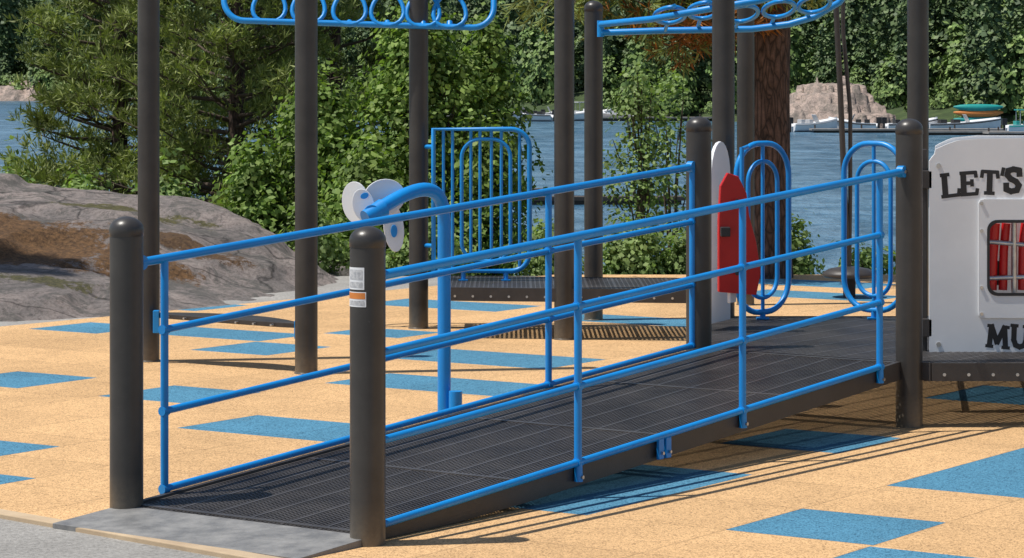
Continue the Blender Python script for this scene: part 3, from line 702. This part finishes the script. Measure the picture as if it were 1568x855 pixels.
while cnt<900:
    r=rng.uniform(-.25,.25); k=rng.random(); dz=2+60*k**1.4
    far=r<-.09
    if far: dz*=1.3
    Y=float(shore(np.array(r*300.),np.array(300.)))+dz; X=r*Y
    dz2=Y-float(shore(X,Y))
    if dz2<2: continue
    rock=24.5<X<37 and Y<268
    if rock and rng.random()<.35: continue
    z=float(terr(X,Y)); me=fm[int(rng.choice([0,1,2,3,4],p=[.24,.2,.2,.21,.15]))] if dz2>7 or rng.random()<.35 else fm[5]
    if rock: me=fm[5]; z=-3.0+rng.random()*3.6
    o=bpy.data.objects.new('tree_instance',me); S.collection.objects.link(o); o.parent=root; s=rng.uniform(.6,1.15)*(1.55 if far else 1)*(.6 if rock else 1); o.location=(X,Y,z-.3); o.scale=(s,s,s*rng.uniform(.9,1.2)); o.rotation_euler=(0,0,rng.uniform(0,6.28))
    cnt+=1
# ------------------------------------------------------------------ docks and boats
def dock(name,x,y,l,w,rz,mat='dock',h=.45):
    b=B(); cs,sn=math.cos(rz),math.sin(rz)
    b.box((x,y,-3+h-.08),(l,w,.14),mat,rz); b.box((x,y,-3+h-.3),(l*.96,w*.8,.3),'darkwood',rz)
    k=-l/2+.5
    while k<l/2:
        b.tube([(x+k*cs-sn*w*.5,y+k*sn+cs*w*.5,-4),(x+k*cs-sn*w*.5,y+k*sn+cs*w*.5,-3+h+.3)],.07,'darkwood',8); k+=4
    b.obj(name)
dock('floating_dock',38.5,236,26,2.2,0,'dock',.35); dock('floating_dock',45,222,14,2.2,.05,'dock',.35); dock('floating_dock',36,226,9,1.8,.03,'dock',.35)
dock('floating_dock',5,300,34,2.2,.0); dock('floating_dock',2,310,24,2.,.0); dock('floating_dock',3.2,102,6.3,1.2,.02,'darkwood',.30); dock('floating_dock',-.2,109,3,1.,.02,'darkwood',.3)
def boat(name,x,y,l,rz,top='ink',hull='white',canopy=False):
    b=B(); n=12; w=l*.18; cs,sn=math.cos(rz),math.sin(rz); tr=lambda a,c,z:(x+a*cs-c*sn,y+a*sn+c*cs,-3+z)
    ring=[]
    for i in range(n+1):
        t=i/n; a=-l/2+l*t; ww=w*(1-max(0,(t-.5)/.5)**2.2)+.01; sh=.75+.45*t*t; ring.append([tr(a,-ww,sh),tr(a,-ww*.75,.15+.3*t**3),tr(a,0,-.15+.6*max(0,t-.7)),tr(a,ww*.75,.15+.3*t**3),tr(a,ww,sh),tr(a,ww*.85,sh-.05),tr(a,0,sh+(.12 if t>.55 else -.35)),tr(a,-ww*.85,sh-.05)])
    vs=[q for r_ in ring for q in r_]; fs=[]
    for i in range(n):
        for j in range(8): j2=(j+1)%8; fs.append((i*8+j,i*8+j2,(i+1)*8+j2,(i+1)*8+j))
    fs.append((7,6,5,4,3,2,1,0)); b.add(vs,fs,hull)
    # rub strake stripe, console, raked windshield, seats, outboard
    for s in (-1,1): b.tube([tr(-l/2+l*i/n,s*(w*(1-max(0,(i/n-.5)/.5)**2.2)+.02),.62+.45*(i/n)**2) for i in range(n+1)],.05,top,5)
    x0=l*.05; b.prism([tr(x0,-w*.7,.8),tr(x0,w*.7,.8),tr(x0-.35,w*.6,1.5),tr(x0-.35,-w*.6,1.5)],(.05,0,.02),'grey')
    for q in (-.12,-.3): b.box(tr(l*q,0,.85),(l*.09,w*1.2,.45),top,rz)
    b.box(tr(-l/2-.18,0,1.0),(.42,.38,.55),'ink',rz); b.box(tr(-l/2-.18,0,.4),(.16,.16,.8),'ink',rz)
    if canopy:
        b.box(tr(-l*.12,0,2.0),(l*.4,w*1.6,.1),top,rz)
        for s in (-1,1):
            for q in (-.28,.05): b.tube([tr(l*q,s*w*.75,.8),tr(l*q,s*w*.75,2.0)],.04,'bolt',6)
    b.obj(name,bevel=.03)
boat('motorboat',26.2,239,4.2,.3,'grey','white'); boat('motorboat',39.2,239.4,6.4,.05,'ink'); boat('motorboat',46.5,228,4.6,3.0,'red'); boat('motorboat',34.6,239,4.6,.15,'ink'); boat('motorboat',29.6,240,4.2,2.9,'ink','white'); boat('motorboat',43.6,231,4.6,.1,'teal','white',True)
for i,(x,l,rz) in enumerate(((-3,5.5,.2),(1.2,6.5,2.9),(6.5,6,.1),(-1.2,5,.4),(10.5,5.5,3.),(4,5,.1),(8.6,5,.3))): boat('motorboat',x,296+i*1.5,l,rz,'ink' if i%2 else 'grey','white',i%3==0)
b=B()
for k,(z,m) in enumerate(((-2.1,'teal'),(-1.5,'orange'),(-1.0,'teal'))):
    n=9; pts=[(41.2+(i/(n-1)-.5)*4.4,244,z+.25*abs(i/(n-1)-.5)**2*2) for i in range(n)]; b.tube(pts,[.06+.32*math.sin(math.pi*i/(n-1))**.6 for i in range(n)],m,10)
for x in (40,42.4): b.tube([(x,244,-3),(x,244,-.6)],.07,'dock',6)
b.obj('canoe_rack')
# ------------------------------------------------------------------ light, sky, camera
to_sun=Vector((-.47,-.087,1)).normalized()
sun=bpy.data.lights.new('sun','SUN'); sun.energy=4.8; sun.angle=math.radians(.5); sun.color=(1,.955,.88)
so=bpy.data.objects.new('sun',sun); so.rotation_euler=to_sun.to_track_quat('Z','Y').to_euler(); S.collection.objects.link(so)
w=bpy.data.worlds.new('World'); S.world=w; w.use_nodes=True; t=w.node_tree; bg=t.nodes['Background']
sk=t.nodes.new('ShaderNodeTexSky'); sk.sky_type='NISHITA'; sk.sun_disc=False; sk.sun_elevation=math.asin(to_sun.z); sk.sun_rotation=math.atan2(to_sun.x,to_sun.y)
sk.air_density=1.; sk.dust_density=.8
t.links.new(sk.outputs[0],bg.inputs[0]); bg.inputs[1].default_value=.095
cam=bpy.data.cameras.new('camera'); cam.lens=97.1; cam.sensor_width=36; cam.shift_y=-307.5/1568; cam.clip_end=6000; cam.clip_start=.1
co_=bpy.data.objects.new('camera',cam); co_.location=(0,0,1.65); co_.rotation_euler=(math.pi/2,0,0); S.collection.objects.link(co_); S.camera=co_
S.view_settings.view_transform='Standard'; S.view_settings.look='None'; S.view_settings.exposure=0
